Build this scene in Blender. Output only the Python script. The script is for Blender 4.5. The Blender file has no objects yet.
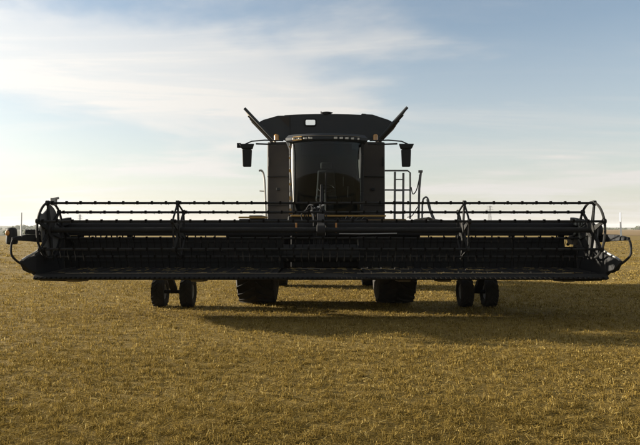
import bpy, math, random
import numpy as np
from mathutils import Vector, Matrix

random.seed(7); rng = np.random.default_rng(7)
scene = bpy.context.scene
col = scene.collection
R = math.radians

# ------------------------------------------------------------------ camera, sky, sun, exposure
CAM_H = 1.91
cam_data = bpy.data.cameras.new('camera'); cam = bpy.data.objects.new('camera', cam_data); col.objects.link(cam)
cam.location = (0, 0, CAM_H)
cam.rotation_euler = (R(90.62), 0, 0)
cam_data.sensor_width = 36; cam_data.lens = 33.75
cam_data.clip_start = 0.1; cam_data.clip_end = 20000
scene.camera = cam

SUN_VEC = Vector((-4.9, 1.15, 1.0)).normalized()      # towards the sun: low, behind and left of the machine
SUN_EL = math.asin(SUN_VEC.z); SUN_AZ = math.atan2(SUN_VEC.x, SUN_VEC.y)

world = bpy.data.worlds.new('World'); scene.world = world; world.use_nodes = True
wn = world.node_tree.nodes; wl = world.node_tree.links; wn.clear()
w_out = wn.new('ShaderNodeOutputWorld'); w_bg = wn.new('ShaderNodeBackground')
sky = wn.new('ShaderNodeTexSky'); sky.sky_type = 'NISHITA'; sky.sun_disc = False
sky.sun_elevation = SUN_EL; sky.sun_rotation = SUN_AZ
sky.air_density = 1.0; sky.dust_density = 1.5; sky.ozone_density = 1.4; sky.altitude = 200
w_bg.inputs['Strength'].default_value = 0.05
# thin cirrus: noise on the direction projected to a flat layer overhead
tc = wn.new('ShaderNodeTexCoord'); sep = wn.new('ShaderNodeSeparateXYZ'); wl.new(tc.outputs['Generated'], sep.inputs[0])
def wmath(op, a, b=None, clamp=False):
    n = wn.new('ShaderNodeMath'); n.operation = op; n.use_clamp = clamp
    for i, v in enumerate((a, b)):
        if v is None: continue
        if isinstance(v, (int, float)): n.inputs[i].default_value = v
        else: wl.new(v, n.inputs[i])
    return n.outputs[0]
zc = wmath('ADD', wmath('MAXIMUM', sep.outputs['Z'], 0.0), 0.07)
comb = wn.new('ShaderNodeCombineXYZ')
wl.new(wmath('DIVIDE', sep.outputs['X'], zc), comb.inputs[0]); wl.new(wmath('DIVIDE', sep.outputs['Y'], zc), comb.inputs[1])
def cloud_noise(loc, rot, scl, nscale, detail, rough, dist, lo, hi):
    mp = wn.new('ShaderNodeMapping'); mp.inputs['Scale'].default_value = scl; mp.inputs['Rotation'].default_value = (0, 0, R(rot)); mp.inputs['Location'].default_value = loc
    wl.new(comb.outputs[0], mp.inputs[0])
    n = wn.new('ShaderNodeTexNoise'); n.inputs['Scale'].default_value = nscale; n.inputs['Detail'].default_value = detail; n.inputs['Roughness'].default_value = rough; n.inputs['Distortion'].default_value = dist
    wl.new(mp.outputs[0], n.inputs['Vector'])
    r = wn.new('ShaderNodeMapRange'); r.interpolation_type = 'SMOOTHSTEP'; r.inputs['From Min'].default_value = lo; r.inputs['From Max'].default_value = hi; wl.new(n.outputs['Fac'], r.inputs['Value'])
    return r.outputs[0]
CLOUD_LOC = (6.478, -2.845, 0.0)
bank = cloud_noise(CLOUD_LOC, 20, (1, 1, 1), 0.34, 10, 0.55, 0.4, 0.47, 0.60)       # broad banks with ragged edges
wisp = cloud_noise((3.1, 1.7, 0.4), -25, (0.5, 1.6, 1), 0.8, 10, 0.62, 0.8, 0.45, 0.75)  # drawn-out streaks
thick = wmath('MULTIPLY_ADD', wisp, 0.42); thick.node.inputs[2].default_value = 0.52
bank_c = wmath('MULTIPLY', wmath('MULTIPLY', bank, wmath('MULTIPLY', sep.outputs['Z'], 9.0, True)), thick)
veil = wmath('MULTIPLY_ADD', wmath('SUBTRACT', 1.0, wmath('MULTIPLY', sep.outputs['Z'], 3.2, True)), 0.56); veil.node.inputs[2].default_value = 0.12
streak = wmath('MULTIPLY_ADD', wisp, 0.26); wl.new(veil, streak.node.inputs[2])
cover = wmath('ADD', bank_c, streak, True)
mixc = wn.new('ShaderNodeMix'); mixc.data_type = 'RGBA'
wl.new(cover, mixc.inputs['Factor'])
wl.new(sky.outputs[0], mixc.inputs['A'])
# thin cloud scatters forward: brighter towards the sun
dotn = wn.new('ShaderNodeVectorMath'); dotn.operation = 'DOT_PRODUCT'; wl.new(tc.outputs['Generated'], dotn.inputs[0]); dotn.inputs[1].default_value = SUN_VEC
fwd = wmath('MULTIPLY_ADD', wmath('POWER', wmath('MAXIMUM', dotn.outputs['Value'], 0.0), 2.0), 3.2); fwd.node.inputs[2].default_value = 3.9
vsc = wn.new('ShaderNodeVectorMath'); vsc.operation = 'SCALE'; vsc.inputs[0].default_value = (1.0, 0.975, 0.925); wl.new(fwd, vsc.inputs['Scale'])
wl.new(vsc.outputs[0], mixc.inputs['B'])
wl.new(mixc.outputs['Result'], w_bg.inputs['Color']); wl.new(w_bg.outputs[0], w_out.inputs['Surface'])

sun_data = bpy.data.lights.new('sun', 'SUN'); sun = bpy.data.objects.new('sun', sun_data); col.objects.link(sun)
sun_data.energy = 5.0; sun_data.angle = R(0.6); sun_data.color = (1.0, 0.90, 0.74)
sun.rotation_euler = (-SUN_VEC).to_track_quat('-Z', 'Y').to_euler(); sun.location = (-40, 30, 30)

scene.view_settings.view_transform = 'Standard'; scene.view_settings.look = 'None'
scene.view_settings.exposure = 1.97; scene.view_settings.gamma = 1.0; scene.view_settings.use_curve_mapping = False
scene.render.engine = 'CYCLES'
scene.cycles.use_denoising = True
scene.cycles.max_bounces = 8; scene.cycles.volume_bounces = 1

# ------------------------------------------------------------------ materials
MATS = {}
def nodes_of(name):
    m = bpy.data.materials.new(name); m.use_nodes = True
    nt = m.node_tree; nt.nodes.clear()
    out = nt.nodes.new('ShaderNodeOutputMaterial')
    return m, nt, out
def surface(name, c1, rough=0.5, metal=0.0, dust=(0.20, 0.16, 0.10), dust_amt=0.25, scale=3.0, bump=0.0, bscale=60, coat=0.0, spec=0.5):
    """painted / rubber / steel surface with dust in large patches and fine grain"""
    m, nt, out = nodes_of(name); N = nt.nodes; L = nt.links
    b = N.new('ShaderNodeBsdfPrincipled'); L.new(b.outputs[0], out.inputs['Surface'])
    t = N.new('ShaderNodeTexCoord')
    n = N.new('ShaderNodeTexNoise'); n.inputs['Scale'].default_value = scale; n.inputs['Detail'].default_value = 8; n.inputs['Roughness'].default_value = 0.65
    L.new(t.outputs['Object'], n.inputs['Vector'])
    r = N.new('ShaderNodeMapRange'); r.inputs['From Min'].default_value = 0.42; r.inputs['From Max'].default_value = 0.78
    r.inputs['To Min'].default_value = dust_amt * 0.15; r.inputs['To Max'].default_value = dust_amt
    L.new(n.outputs['Fac'], r.inputs['Value'])
    mx = N.new('ShaderNodeMix'); mx.data_type = 'RGBA'
    mx.inputs['A'].default_value = (*c1, 1); mx.inputs['B'].default_value = (*dust, 1)
    L.new(r.outputs[0], mx.inputs['Factor']); L.new(mx.outputs['Result'], b.inputs['Base Color'])
    rr = N.new('ShaderNodeMapRange'); rr.inputs['To Min'].default_value = rough; rr.inputs['To Max'].default_value = min(1, rough + 0.35)
    L.new(n.outputs['Fac'], rr.inputs['Value']); L.new(rr.outputs[0], b.inputs['Roughness'])
    b.inputs['Metallic'].default_value = metal; b.inputs['Specular IOR Level'].default_value = spec
    b.inputs['Coat Weight'].default_value = coat
    if bump:
        n2 = N.new('ShaderNodeTexNoise'); n2.inputs['Scale'].default_value = bscale; n2.inputs['Detail'].default_value = 4
        L.new(t.outputs['Object'], n2.inputs['Vector'])
        bp = N.new('ShaderNodeBump'); bp.inputs['Strength'].default_value = bump; bp.inputs['Distance'].default_value = 0.01
        L.new(n2.outputs['Fac'], bp.inputs['Height']); L.new(bp.outputs[0], b.inputs['Normal'])
    MATS[name] = m; return m
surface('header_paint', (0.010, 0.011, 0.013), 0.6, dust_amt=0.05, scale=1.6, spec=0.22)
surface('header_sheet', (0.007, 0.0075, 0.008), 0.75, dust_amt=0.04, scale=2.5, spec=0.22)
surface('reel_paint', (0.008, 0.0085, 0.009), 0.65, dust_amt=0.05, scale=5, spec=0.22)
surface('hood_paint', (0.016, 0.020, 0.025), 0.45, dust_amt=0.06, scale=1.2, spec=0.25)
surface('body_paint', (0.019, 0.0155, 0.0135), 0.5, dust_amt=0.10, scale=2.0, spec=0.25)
surface('tank_lining', (0.20, 0.19, 0.17), 0.5, dust_amt=0.3, scale=2.0)
surface('black_plastic', (0.009, 0.010, 0.011), 0.55, dust_amt=0.04, scale=6, spec=0.22)
surface('rubber', (0.012, 0.0115, 0.011), 0.8, dust_amt=0.12, scale=4, bump=0.3, bscale=40, spec=0.22)
surface('belt_rubber', (0.006, 0.006, 0.006), 0.9, dust_amt=0.02, scale=3, spec=0.22)
surface('tine_black', (0.004, 0.004, 0.004), 0.9, dust_amt=0.04, scale=5, spec=0.05)
surface('steel', (0.42, 0.42, 0.41), 0.38, metal=0.85, dust_amt=0.35, scale=8)
surface('worn_steel', (0.10, 0.09, 0.075), 0.5, metal=0.5, dust_amt=0.4, scale=9)
surface('grey_paint', (0.24, 0.24, 0.23), 0.4, dust_amt=0.35, scale=7)
surface('rail_paint', (0.06, 0.063, 0.066), 0.45, dust_amt=0.2, scale=7)
surface('yellow_paint', (0.22, 0.12, 0.012), 0.45, dust_amt=0.3, scale=6)
surface('white_paint', (0.75, 0.75, 0.73), 0.45, dust_amt=0.2, scale=7)
surface('amber_lens', (0.26, 0.12, 0.012), 0.2, dust_amt=0.1, scale=9, coat=0.6)
surface('amber_reflector', (0.36, 0.15, 0.02), 0.3, dust_amt=0.3, scale=9)
surface('lens', (0.26, 0.25, 0.22), 0.12, metal=0.5, dust_amt=0.15, scale=9, coat=0.5)
surface('straw_bits', (0.26, 0.185, 0.06), 0.8, dust_amt=0.3, scale=9)
surface('seat_cloth', (0.030, 0.032, 0.036), 0.85, dust_amt=0.1, scale=9)
surface('galvanised', (0.30, 0.31, 0.32), 0.5, metal=0.5, dust_amt=0.1, scale=0.5)
def glass_mat(name, tint, mixf):
    m, nt, out = nodes_of(name); N = nt.nodes; L = nt.links
    tr = N.new('ShaderNodeBsdfTransparent'); tr.inputs[0].default_value = (*tint, 1)
    gl = N.new('ShaderNodeBsdfGlossy'); gl.inputs['Roughness'].default_value = 0.03; gl.inputs['Color'].default_value = (0.9, 0.95, 1, 1)
    fr = N.new('ShaderNodeFresnel'); fr.inputs['IOR'].default_value = 1.3
    mx = N.new('ShaderNodeMixShader'); L.new(fr.outputs[0], mx.inputs[0]); L.new(tr.outputs[0], mx.inputs[1]); L.new(gl.outputs[0], mx.inputs[2])
    L.new(mx.outputs[0], out.inputs['Surface']); MATS[name] = m
glass_mat('cab_glass', (0.42, 0.46, 0.46), 0.1)
glass_mat('clear_pane', (0.88, 0.9, 0.9), 0.1)

def straw_mat():
    m, nt, out = nodes_of('straw'); N = nt.nodes; L = nt.links
    at = N.new('ShaderNodeAttribute'); at.attribute_name = 'tint'
    cr = N.new('ShaderNodeValToRGB'); e = cr.color_ramp.elements
    e[0].position = 0.0; e[0].color = (0.050, 0.033, 0.007, 1); e[1].position = 1.0; e[1].color = (0.47, 0.37, 0.15, 1)
    x = e.new(0.35); x.color = (0.150, 0.103, 0.026, 1); x = e.new(0.75); x.color = (0.28, 0.198, 0.056, 1)
    L.new(at.outputs['Fac'], cr.inputs[0])
    d = N.new('ShaderNodeBsdfDiffuse'); t = N.new('ShaderNodeBsdfTranslucent'); mx = N.new('ShaderNodeMixShader'); mx.inputs[0].default_value = 0.35
    L.new(cr.outputs[0], d.inputs[0]); L.new(cr.outputs[0], t.inputs[0]); L.new(d.outputs[0], mx.inputs[1]); L.new(t.outputs[0], mx.inputs[2])
    L.new(mx.outputs[0], out.inputs['Surface']); MATS['straw'] = m
straw_mat()

def ground_mat(name, cA, cB, cC, s_big, s_small, bump=0.6):
    m, nt, out = nodes_of(name); N = nt.nodes; L = nt.links
    b = N.new('ShaderNodeBsdfPrincipled'); b.inputs['Roughness'].default_value = 0.95; b.inputs['Specular IOR Level'].default_value = 0.1
    L.new(b.outputs[0], out.inputs['Surface'])
    t = N.new('ShaderNodeTexCoord')
    def noise(s, det, vec=None):
        n = N.new('ShaderNodeTexNoise'); n.inputs['Scale'].default_value = s; n.inputs['Detail'].default_value = det; n.inputs['Roughness'].default_value = 0.65
        L.new(vec or t.outputs['Object'], n.inputs['Vector']); return n
    mpn = N.new('ShaderNodeMapping'); mpn.inputs['Scale'].default_value = (0.25, 1.0, 1.0); L.new(t.outputs['Object'], mpn.inputs[0])
    a = noise(s_big, 6, mpn.outputs[0]); c = noise(s_small, 8)
    m1 = N.new('ShaderNodeMix'); m1.data_type = 'RGBA'; m1.inputs['A'].default_value = (*cA, 1); m1.inputs['B'].default_value = (*cB, 1)
    rm = N.new('ShaderNodeMapRange'); rm.inputs['From Min'].default_value = 0.35; rm.inputs['From Max'].default_value = 0.65; L.new(a.outputs['Fac'], rm.inputs['Value'])
    L.new(rm.outputs[0], m1.inputs['Factor'])
    m2 = N.new('ShaderNodeMix'); m2.data_type = 'RGBA'; m2.inputs['B'].default_value = (*cC, 1)
    rc = N.new('ShaderNodeMapRange'); rc.inputs['From Min'].default_value = 0.45; rc.inputs['From Max'].default_value = 0.75; rc.inputs['To Max'].default_value = 0.8; L.new(c.outputs['Fac'], rc.inputs['Value'])
    L.new(rc.outputs[0], m2.inputs['Factor']); L.new(m1.outputs['Result'], m2.inputs['A']); L.new(m2.outputs['Result'], b.inputs['Base Color'])
    bp = N.new('ShaderNodeBump'); bp.inputs['Strength'].default_value = bump; bp.inputs['Distance'].default_value = 0.06
    L.new(c.outputs['Fac'], bp.inputs['Height']); L.new(bp.outputs[0], b.inputs['Normal'])
    MATS[name] = m
ground_mat('stubble_ground', (0.185, 0.129, 0.038), (0.11, 0.075, 0.021), (0.27, 0.195, 0.062), 0.35, 9.0)
ground_mat('brown_soil', (0.17, 0.115, 0.055), (0.22, 0.15, 0.065), (0.12, 0.085, 0.045), 0.02, 0.5)
ground_mat('grey_crop', (0.105, 0.105, 0.075), (0.075, 0.08, 0.06), (0.14, 0.13, 0.085), 0.02, 0.5)
ground_mat('hill_grass', (0.06, 0.07, 0.04), (0.09, 0.085, 0.045), (0.05, 0.055, 0.03), 0.004, 0.03, 0.1)
def leaf_mat(name, c, c2):
    m, nt, out = nodes_of(name); N = nt.nodes; L = nt.links
    g = N.new('ShaderNodeTexCoord'); n = N.new('ShaderNodeTexNoise'); n.inputs['Scale'].default_value = 0.7; L.new(g.outputs['Object'], n.inputs['Vector'])
    mx = N.new('ShaderNodeMix'); mx.data_type = 'RGBA'; mx.inputs['A'].default_value = (*c, 1); mx.inputs['B'].default_value = (*c2, 1); L.new(n.outputs['Fac'], mx.inputs['Factor'])
    d = N.new('ShaderNodeBsdfDiffuse'); t = N.new('ShaderNodeBsdfTranslucent'); ms = N.new('ShaderNodeMixShader'); ms.inputs[0].default_value = 0.25
    L.new(mx.outputs['Result'], d.inputs[0]); L.new(mx.outputs['Result'], t.inputs[0]); L.new(d.outputs[0], ms.inputs[1]); L.new(t.outputs[0], ms.inputs[2]); L.new(ms.outputs[0], out.inputs['Surface'])
    MATS[name] = m
leaf_mat('far_leaves', (0.040, 0.060, 0.025), (0.075, 0.085, 0.035))

# ------------------------------------------------------------------ mesh helpers
class MB:
    def __init__(s): s.v = []; s.f = []
    def add(s, vs, fs):
        o = len(s.v); s.v += [tuple(p) for p in vs]; s.f += [tuple(i + o for i in f) for f in fs]; return s
    def box(s, x0, x1, y0, y1, z0, z1):
        return s.add([(x0,y0,z0),(x1,y0,z0),(x1,y1,z0),(x0,y1,z0),(x0,y0,z1),(x1,y0,z1),(x1,y1,z1),(x0,y1,z1)],
              [(3,2,1,0),(4,5,6,7),(0,1,5,4),(1,2,6,5),(2,3,7,6),(3,0,4,7)])
    def hexa(s, p):           # eight corners: bottom ring then top ring
        return s.add(p, [(3,2,1,0),(4,5,6,7),(0,1,5,4),(1,2,6,5),(2,3,7,6),(3,0,4,7)])
    def beam(s, a, b, w, h, up=(0,0,1), w2=None, h2=None):
        a = Vector(a); b = Vector(b); d = (b - a).normalized(); u = Vector(up)
        if abs(d.dot(u)) > 0.98: u = Vector((0,1,0))
        r = d.cross(u).normalized(); u = r.cross(d).normalized(); w2 = w2 or w; h2 = h2 or h; pts = []
        for c, ww, hh in ((a, w, h), (b, w2, h2)):
            pts += [c - r*ww/2 - u*hh/2, c + r*ww/2 - u*hh/2, c + r*ww/2 + u*hh/2, c - r*ww/2 + u*hh/2]
        return s.add(pts, [(0,1,2,3),(7,6,5,4),(0,4,5,1),(1,5,6,2),(2,6,7,3),(3,7,4,0)])
    def tube(s, path, r, n=8, closed=False, radii=None):
        P = [Vector(p) for p in path]; m = len(P); o = len(s.v); prev = None
        for i, p in enumerate(P):
            if closed: d = P[(i+1) % m] - P[i-1]
            else: d = P[min(i+1, m-1)] - P[max(i-1, 0)]
            d.normalize()
            if prev is None:
                u = Vector((0,0,1)) if abs(d.z) < 0.9 else Vector((1,0,0))
            else: u = prev
            x = d.cross(u).normalized(); u = x.cross(d).normalized(); prev = u
            rr = radii[i] if radii else r
            for k in range(n):
                a = 2*math.pi*k/n; s.v.append(tuple(p + x*math.cos(a)*rr + u*math.sin(a)*rr))
        rng_ = range(m if closed else m-1)
        for i in rng_:
            j = (i+1) % m
            for k in range(n):
                k2 = (k+1) % n
                s.f.append((o+i*n+k, o+i*n+k2, o+j*n+k2, o+j*n+k))
        if not closed:
            s.f.append(tuple(o+k for k in reversed(range(n)))); s.f.append(tuple(o+(m-1)*n+k for k in range(n)))
        return s
    def cyl(s, a, b, r, n=12): return s.tube([a, b], r, n)
    def prism(s, poly, a0, a1, axis='X'):   # poly in the other two axes
        def P(q, a):
            return {'X': (a, q[0], q[1]), 'Y': (q[0], a, q[1]), 'Z': (q[0], q[1], a)}[axis]
        n = len(poly); vs = [P(q, a0) for q in poly] + [P(q, a1) for q in poly]
        return s.add(vs, [tuple(range(n)), tuple(reversed(range(n, 2*n)))] + [(i, n+i, n+(i+1) % n, (i+1) % n) for i in range(n)])
    def lathe(s, prof, axis_c, n=32, axis='X'):   # prof: (along, radius), closed loop around the given axis
        o = len(s.v); m = len(prof)
        for k in range(n):
            a = 2*math.pi*k/n; c, q = math.cos(a), math.sin(a)
            for (t, r) in prof:
                if axis == 'X': s.v.append((axis_c[0]+t, axis_c[1]+r*c, axis_c[2]+r*q))
                elif axis == 'Z': s.v.append((axis_c[0]+r*c, axis_c[1]+r*q, axis_c[2]+t))
                else: s.v.append((axis_c[0]+r*c, axis_c[1]+t, axis_c[2]+r*q))
        for k in range(n):
            k2 = (k+1) % n
            for i in range(m):
                j = (i+1) % m
                s.f.append((o+k*m+i, o+k*m+j, o+k2*m+j, o+k2*m+i))
        return s
    def ball(s, c, rx, ry, rz, n=12, m=8):
        o = len(s.v)
        for i in range(1, m):
            t = math.pi*i/m
            for k in range(n):
                a = 2*math.pi*k/n; s.v.append((c[0]+rx*math.sin(t)*math.cos(a), c[1]+ry*math.sin(t)*math.sin(a), c[2]+rz*math.cos(t)))
        top = len(s.v); s.v.append((c[0], c[1], c[2]+rz)); bot = len(s.v); s.v.append((c[0], c[1], c[2]-rz))
        for i in range(m-2):
            for k in range(n):
                k2 = (k+1) % n; s.f.append((o+i*n+k, o+(i+1)*n+k, o+(i+1)*n+k2, o+i*n+k2))
        for k in range(n):
            k2 = (k+1) % n; s.f.append((top, o+k, o+k2)); s.f.append((bot, o+(m-2)*n+k2, o+(m-2)*n+k))
        return s
    def mesh(s, name, off=(0,0,0)):
        me = bpy.data.meshes.new(name)
        me.from_pydata([(x-off[0], y-off[1], z-off[2]) for x, y, z in s.v], [], s.f); me.validate()
        import bmesh
        bm = bmesh.new(); bm.from_mesh(me); bmesh.ops.recalc_face_normals(bm, faces=bm.faces); bm.to_mesh(me); bm.free()
        me.polygons.foreach_set('use_smooth', [True]*len(me.polygons)); me.set_sharp_from_angle(angle=R(32))
        return me
ORIGIN = {}
def world_origin(o):
    p = Vector((0,0,0))
    while o is not None: p = p + o.location; o = o.parent
    return p
def part(name, mb, mat, parent, bevel=0.0, kind=None, label=None, at=None):
    """one mesh object; geometry given in world coordinates; at = its own origin in the world"""
    po = world_origin(parent); at = Vector(at) if at is not None else po
    me = mb.mesh(name, at); me.materials.append(MATS[mat])
    o = bpy.data.objects.new(name, me); col.objects.link(o); o.parent = parent; o.location = at - po
    if bevel:
        b = o.modifiers.new('bevel', 'BEVEL'); b.width = bevel; b.segments = 2; b.limit_method = 'ANGLE'; b.angle_limit = R(40)
    if kind: o['kind'] = kind
    if label: o['label'] = label
    return o
def share(src, parent, at, name=None, rot=None):
    o = src.copy(); col.objects.link(o); o.parent = parent; o.location = Vector(at) - world_origin(parent)
    if rot: o.rotation_euler = rot
    return o
def thing(name, label, cat, loc, group=None):
    o = bpy.data.objects.new(name, None); col.objects.link(o); o.location = loc; o.empty_display_size = 0.3
    o['label'] = label; o['category'] = cat
    if group: o['group'] = group
    return o
def arc(pts, sub=6):
    """smooth path through points (Catmull-Rom)"""
    P = [Vector(p) for p in pts]; out = []
    for i in range(len(P)-1):
        p0 = P[max(i-1, 0)]; p1 = P[i]; p2 = P[i+1]; p3 = P[min(i+2, len(P)-1)]
        for k in range(sub):
            t = k/sub
            out.append(0.5*((2*p1) + (p2-p0)*t + (2*p0-5*p1+4*p2-p3)*t*t + (3*p1-p0-3*p2+p3)*t**3))
    out.append(P[-1]); return out
def structure(name, mb, mat):
    o = part(name, mb, mat, None); o['kind'] = 'structure'; return o

# ------------------------------------------------------------------ ground
def ground_height(x, y):
    """gentle unevenness, flat under the machine"""
    h = 0.030*np.sin(x*0.9 + 0.4*y) + 0.028*np.sin(y*1.3 - 0.5*x) + 0.02*np.sin(2.1*x + 1.7*y)
    w = np.clip((np.hypot(x, (y-15)*0.9) - 6.5)/5.0, 0, 1)
    w2 = np.clip((90 - np.hypot(x, y))/40, 0, 1)
    return h*w*w2
xs = np.concatenate([[-5000, -2500, -1200, -600, -300, -150], np.arange(-100, 101, 2.0)*1.0, [150, 300, 600, 1200, 2500, 5000]])
xs = np.unique(np.concatenate([xs, np.arange(-16, 16.1, 0.5)]))
ys = np.unique(np.concatenate([[-300, -100, -40, -20, -10], np.arange(-4, 24, 0.5), np.arange(24, 100, 2.0), [110, 130, 165, 220, 300, 450, 700, 1000, 1600, 2600, 4000, 5600]]))
GX, GY = np.meshgrid(xs, ys); GZ = ground_height(GX, GY)
nx, ny = len(xs), len(ys)
gm = MB(); gm.v = list(zip(GX.ravel().tolist(), GY.ravel().tolist(), GZ.ravel().tolist()))
gm.f = [(j*nx+i, j*nx+i+1, (j+1)*nx+i+1, (j+1)*nx+i) for j in range(ny-1) for i in range(nx-1)]
structure('field', gm, 'stubble_ground')
structure('brown_field', MB().prism([(20, 172), (900, 150), (1400, 1500), (60, 1500)], -0.5, 0.06, 'Z'), 'brown_soil')
structure('grey_field', MB().prism([(-900, 150), (10, 172), (40, 1500), (-1600, 1500)], -0.5, 0.06, 'Z'), 'grey_crop')
def hill(name, x0, x1, y, h, depth, seed):
    r = np.random.default_rng(seed); n = 60; m = MB(); ph = r.uniform(0, 6.28, 5)
    for i in range(n+1):
        t = i/n; x = x0 + (x1-x0)*t
        env = math.sin(math.pi*min(1, max(0, t)))**0.5
        z = h*env*(0.75 + 0.15*math.sin(5*t+ph[0]) + 0.08*math.sin(13*t+ph[1]) + 0.04*math.sin(31*t+ph[2]))
        m.v += [(x, y-depth, -1.0), (x, y-depth*0.5, z*0.62), (x, y, z), (x, y+depth, -1.0)]
    for i in range(n):
        for k in range(3): m.f.append((i*4+k, (i+1)*4+k, (i+1)*4+k+1, i*4+k+1))
    structure(name, m, 'hill_grass')
hill('hills', -3600, -250, 3000, 27, 500, 3)
hill('hills', 300, 3600, 3400, 13, 500, 5)

# straw standing and lying over the stubble, thinning with distance
def straw_field():
    bands = [(2.5, 6.5, 9.5, 9.5, 7600, 0.005, 1.0), (6.5, 9.5, 10, 11, 3600, 0.0065, 1.0), (9.5, 14, 12, 14, 1500, 0.008, 1.0),
             (14, 22, 15, 19, 640, 0.013, 1.05), (22, 40, 20, 30, 150, 0.024, 1.1), (40, 100, 32, 70, 18, 0.06, 1.2)]
    V = []; T = []
    for (y0, y1, w0, w1, dens, wid, hs) in bands:
        n = int((y1-y0)*(w0+w1)*dens)
        y = rng.uniform(y0, y1, n); x = rng.uniform(-1, 1, n)*(w0 + (w1-w0)*(y-y0)/(y1-y0))
        patch = 0.5 + 0.5*np.sin(1.1*x+0.7*np.sin(0.9*y))*np.sin(1.7*y+0.8*np.sin(1.3*x))       # thick and thin growth
        z = ground_height(x, y)
        lying = rng.random(n) < 0.42
        # standing straws grow in tufts about a hand apart
        nt = max(1, int((y1-y0)*(w0+w1)*(125 if y0 < 14 else 70 if y0 < 22 else 8 if y0 < 40 else 1.2)))
        ty = rng.uniform(y0, y1, nt); tx = rng.uniform(-1, 1, nt)*(w0 + (w1-w0)*(ty-y0)/(y1-y0)); th = rng.uniform(0.55, 1.25, nt); tt = rng.normal(0, 0.13, nt)
        k = rng.integers(0, nt, n); spread = 0.028 if y0 < 14 else 0.05 if y0 < 22 else 0.09
        ox = rng.normal(0, spread, n); oy = rng.normal(0, spread, n)
        x = np.where(lying, x, tx[k] + ox); y = np.where(lying, y, ty[k] + oy); z = ground_height(x, y)
        L = np.where(lying, rng.uniform(0.025, 0.085, n), rng.uniform(0.02, 0.062, n)*th[k])*hs
        tilt = np.where(lying, rng.uniform(1.15, 1.5, n), np.abs(rng.normal(0, 0.38, n)))
        az = rng.uniform(0, 2*math.pi, n)
        d = np.stack([np.sin(tilt)*np.cos(az), np.sin(tilt)*np.sin(az), np.cos(tilt)], 1)*L[:, None]
        b = np.stack([x, y, z + np.where(lying, rng.uniform(0.0, 0.05, n), -0.01)], 1)
        fa = rng.uniform(0, math.pi, n); side = np.stack([np.cos(fa), np.sin(fa), np.zeros(n)], 1)
        w = wid*rng.uniform(0.6, 1.4, n)[:, None]
        q = np.stack([b - side*w*0.5, b + side*w*0.5, b + d + side*w*0.35, b + d - side*w*0.35], 1)
        V.append(q.reshape(-1, 3)); T.append(np.clip(rng.normal(0.44, 0.22, n) + np.where(lying, 0, tt[k]) + 0.12*(patch-0.5) + np.where(rng.random(n) < 0.03, 0.25, 0), 0, 1))
    V = np.concatenate(V).astype(np.float32); T = np.concatenate(T).astype(np.float32); n = len(T)
    me = bpy.data.meshes.new('stubble'); me.vertices.add(4*n); me.vertices.foreach_set('co', V.ravel())
    me.loops.add(4*n); me.loops.foreach_set('vertex_index', np.arange(4*n, dtype=np.int32))
    me.polygons.add(n); me.polygons.foreach_set('loop_start', np.arange(0, 4*n, 4, dtype=np.int32)); me.polygons.foreach_set('loop_total', np.full(n, 4, np.int32))
    me.update(calc_edges=True)
    a = me.attributes.new('tint', 'FLOAT', 'FACE'); a.data.foreach_set('value', T)
    me.materials.append(MATS['straw'])
    o = bpy.data.objects.new('stubble', me); col.objects.link(o)
    o['kind'] = 'stuff'; o['label'] = 'short golden stubble and chopped straw covering the field'; o['category'] = 'stubble'
straw_field()

# ------------------------------------------------------------------ far vegetation
def leaf_mass(name, label, cat, boxes, leaf, seed):
    """boxes: (x, y, z0, rx, ry, rz, n) crowns filled with leaf-clump faces"""
    r = np.random.default_rng(seed); V = []
    for (x, y, z0, rx, ry, rz, n) in boxes:
        p = r.normal(size=(n, 3)); p /= np.linalg.norm(p, axis=1)[:, None]; p *= r.uniform(0.35, 1.0, n)[:, None]**0.5
        c = np.stack([x + p[:, 0]*rx, y + p[:, 1]*ry, z0 + rz + p[:, 2]*rz], 1)
        a = r.normal(size=(n, 3)); a /= np.linalg.norm(a, axis=1)[:, None]; b = np.cross(a, r.normal(size=(n, 3))); b /= np.linalg.norm(b, axis=1)[:, None]
        s = leaf*r.uniform(0.6, 1.4, n)[:, None]
        V.append(np.stack([c - a*s, c + b*s, c + a*s, c - b*s], 1).reshape(-1, 3))
    V = np.concatenate(V); n = len(V)//4
    me = bpy.data.meshes.new(name); me.from_pydata(V.tolist(), [], [(4*i, 4*i+1, 4*i+2, 4*i+3) for i in range(n)]); me.materials.append(MATS['far_leaves'])
    o = bpy.data.objects.new(name, me); col.objects.link(o); o['kind'] = 'stuff'; o['label'] = label; o['category'] = cat
bx = []
for x in np.arange(-190, -30, 1.4):
    h = random.uniform(0.55, 0.95); bx.append((x, 196 + random.uniform(-4, 6), -0.1, random.uniform(0.9, 1.6), 1.4, h, 40))
leaf_mass('hedge', 'low dark hedge at the far left edge of the stubble', 'hedge', bx, 0.22, 11)
bx = []
for x in np.arange(-1500, 1700, 11.0):
    if -1500 < x < -200 or x > 150:
        h = random.uniform(2.6, 5.6)*(1.0 if x < 0 else 0.6); bx.append((x + random.uniform(-3, 3), 1480 + random.uniform(-60, 60), -0.4, random.uniform(5, 10), 6, h, 55))
for k in range(26):
    x = random.choice((random.uniform(-1450, -560), random.uniform(560, 1500))); bx.append((x, 1480 + random.uniform(-40, 40), -0.4, random.uniform(7, 16), 8, random.uniform(5, 7.5)*(1.0 if x < 0 else 0.7), 160))
leaf_mass('far_woods', 'hazy line of far trees along the horizon', 'woods', bx, 1.2, 12)

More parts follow.
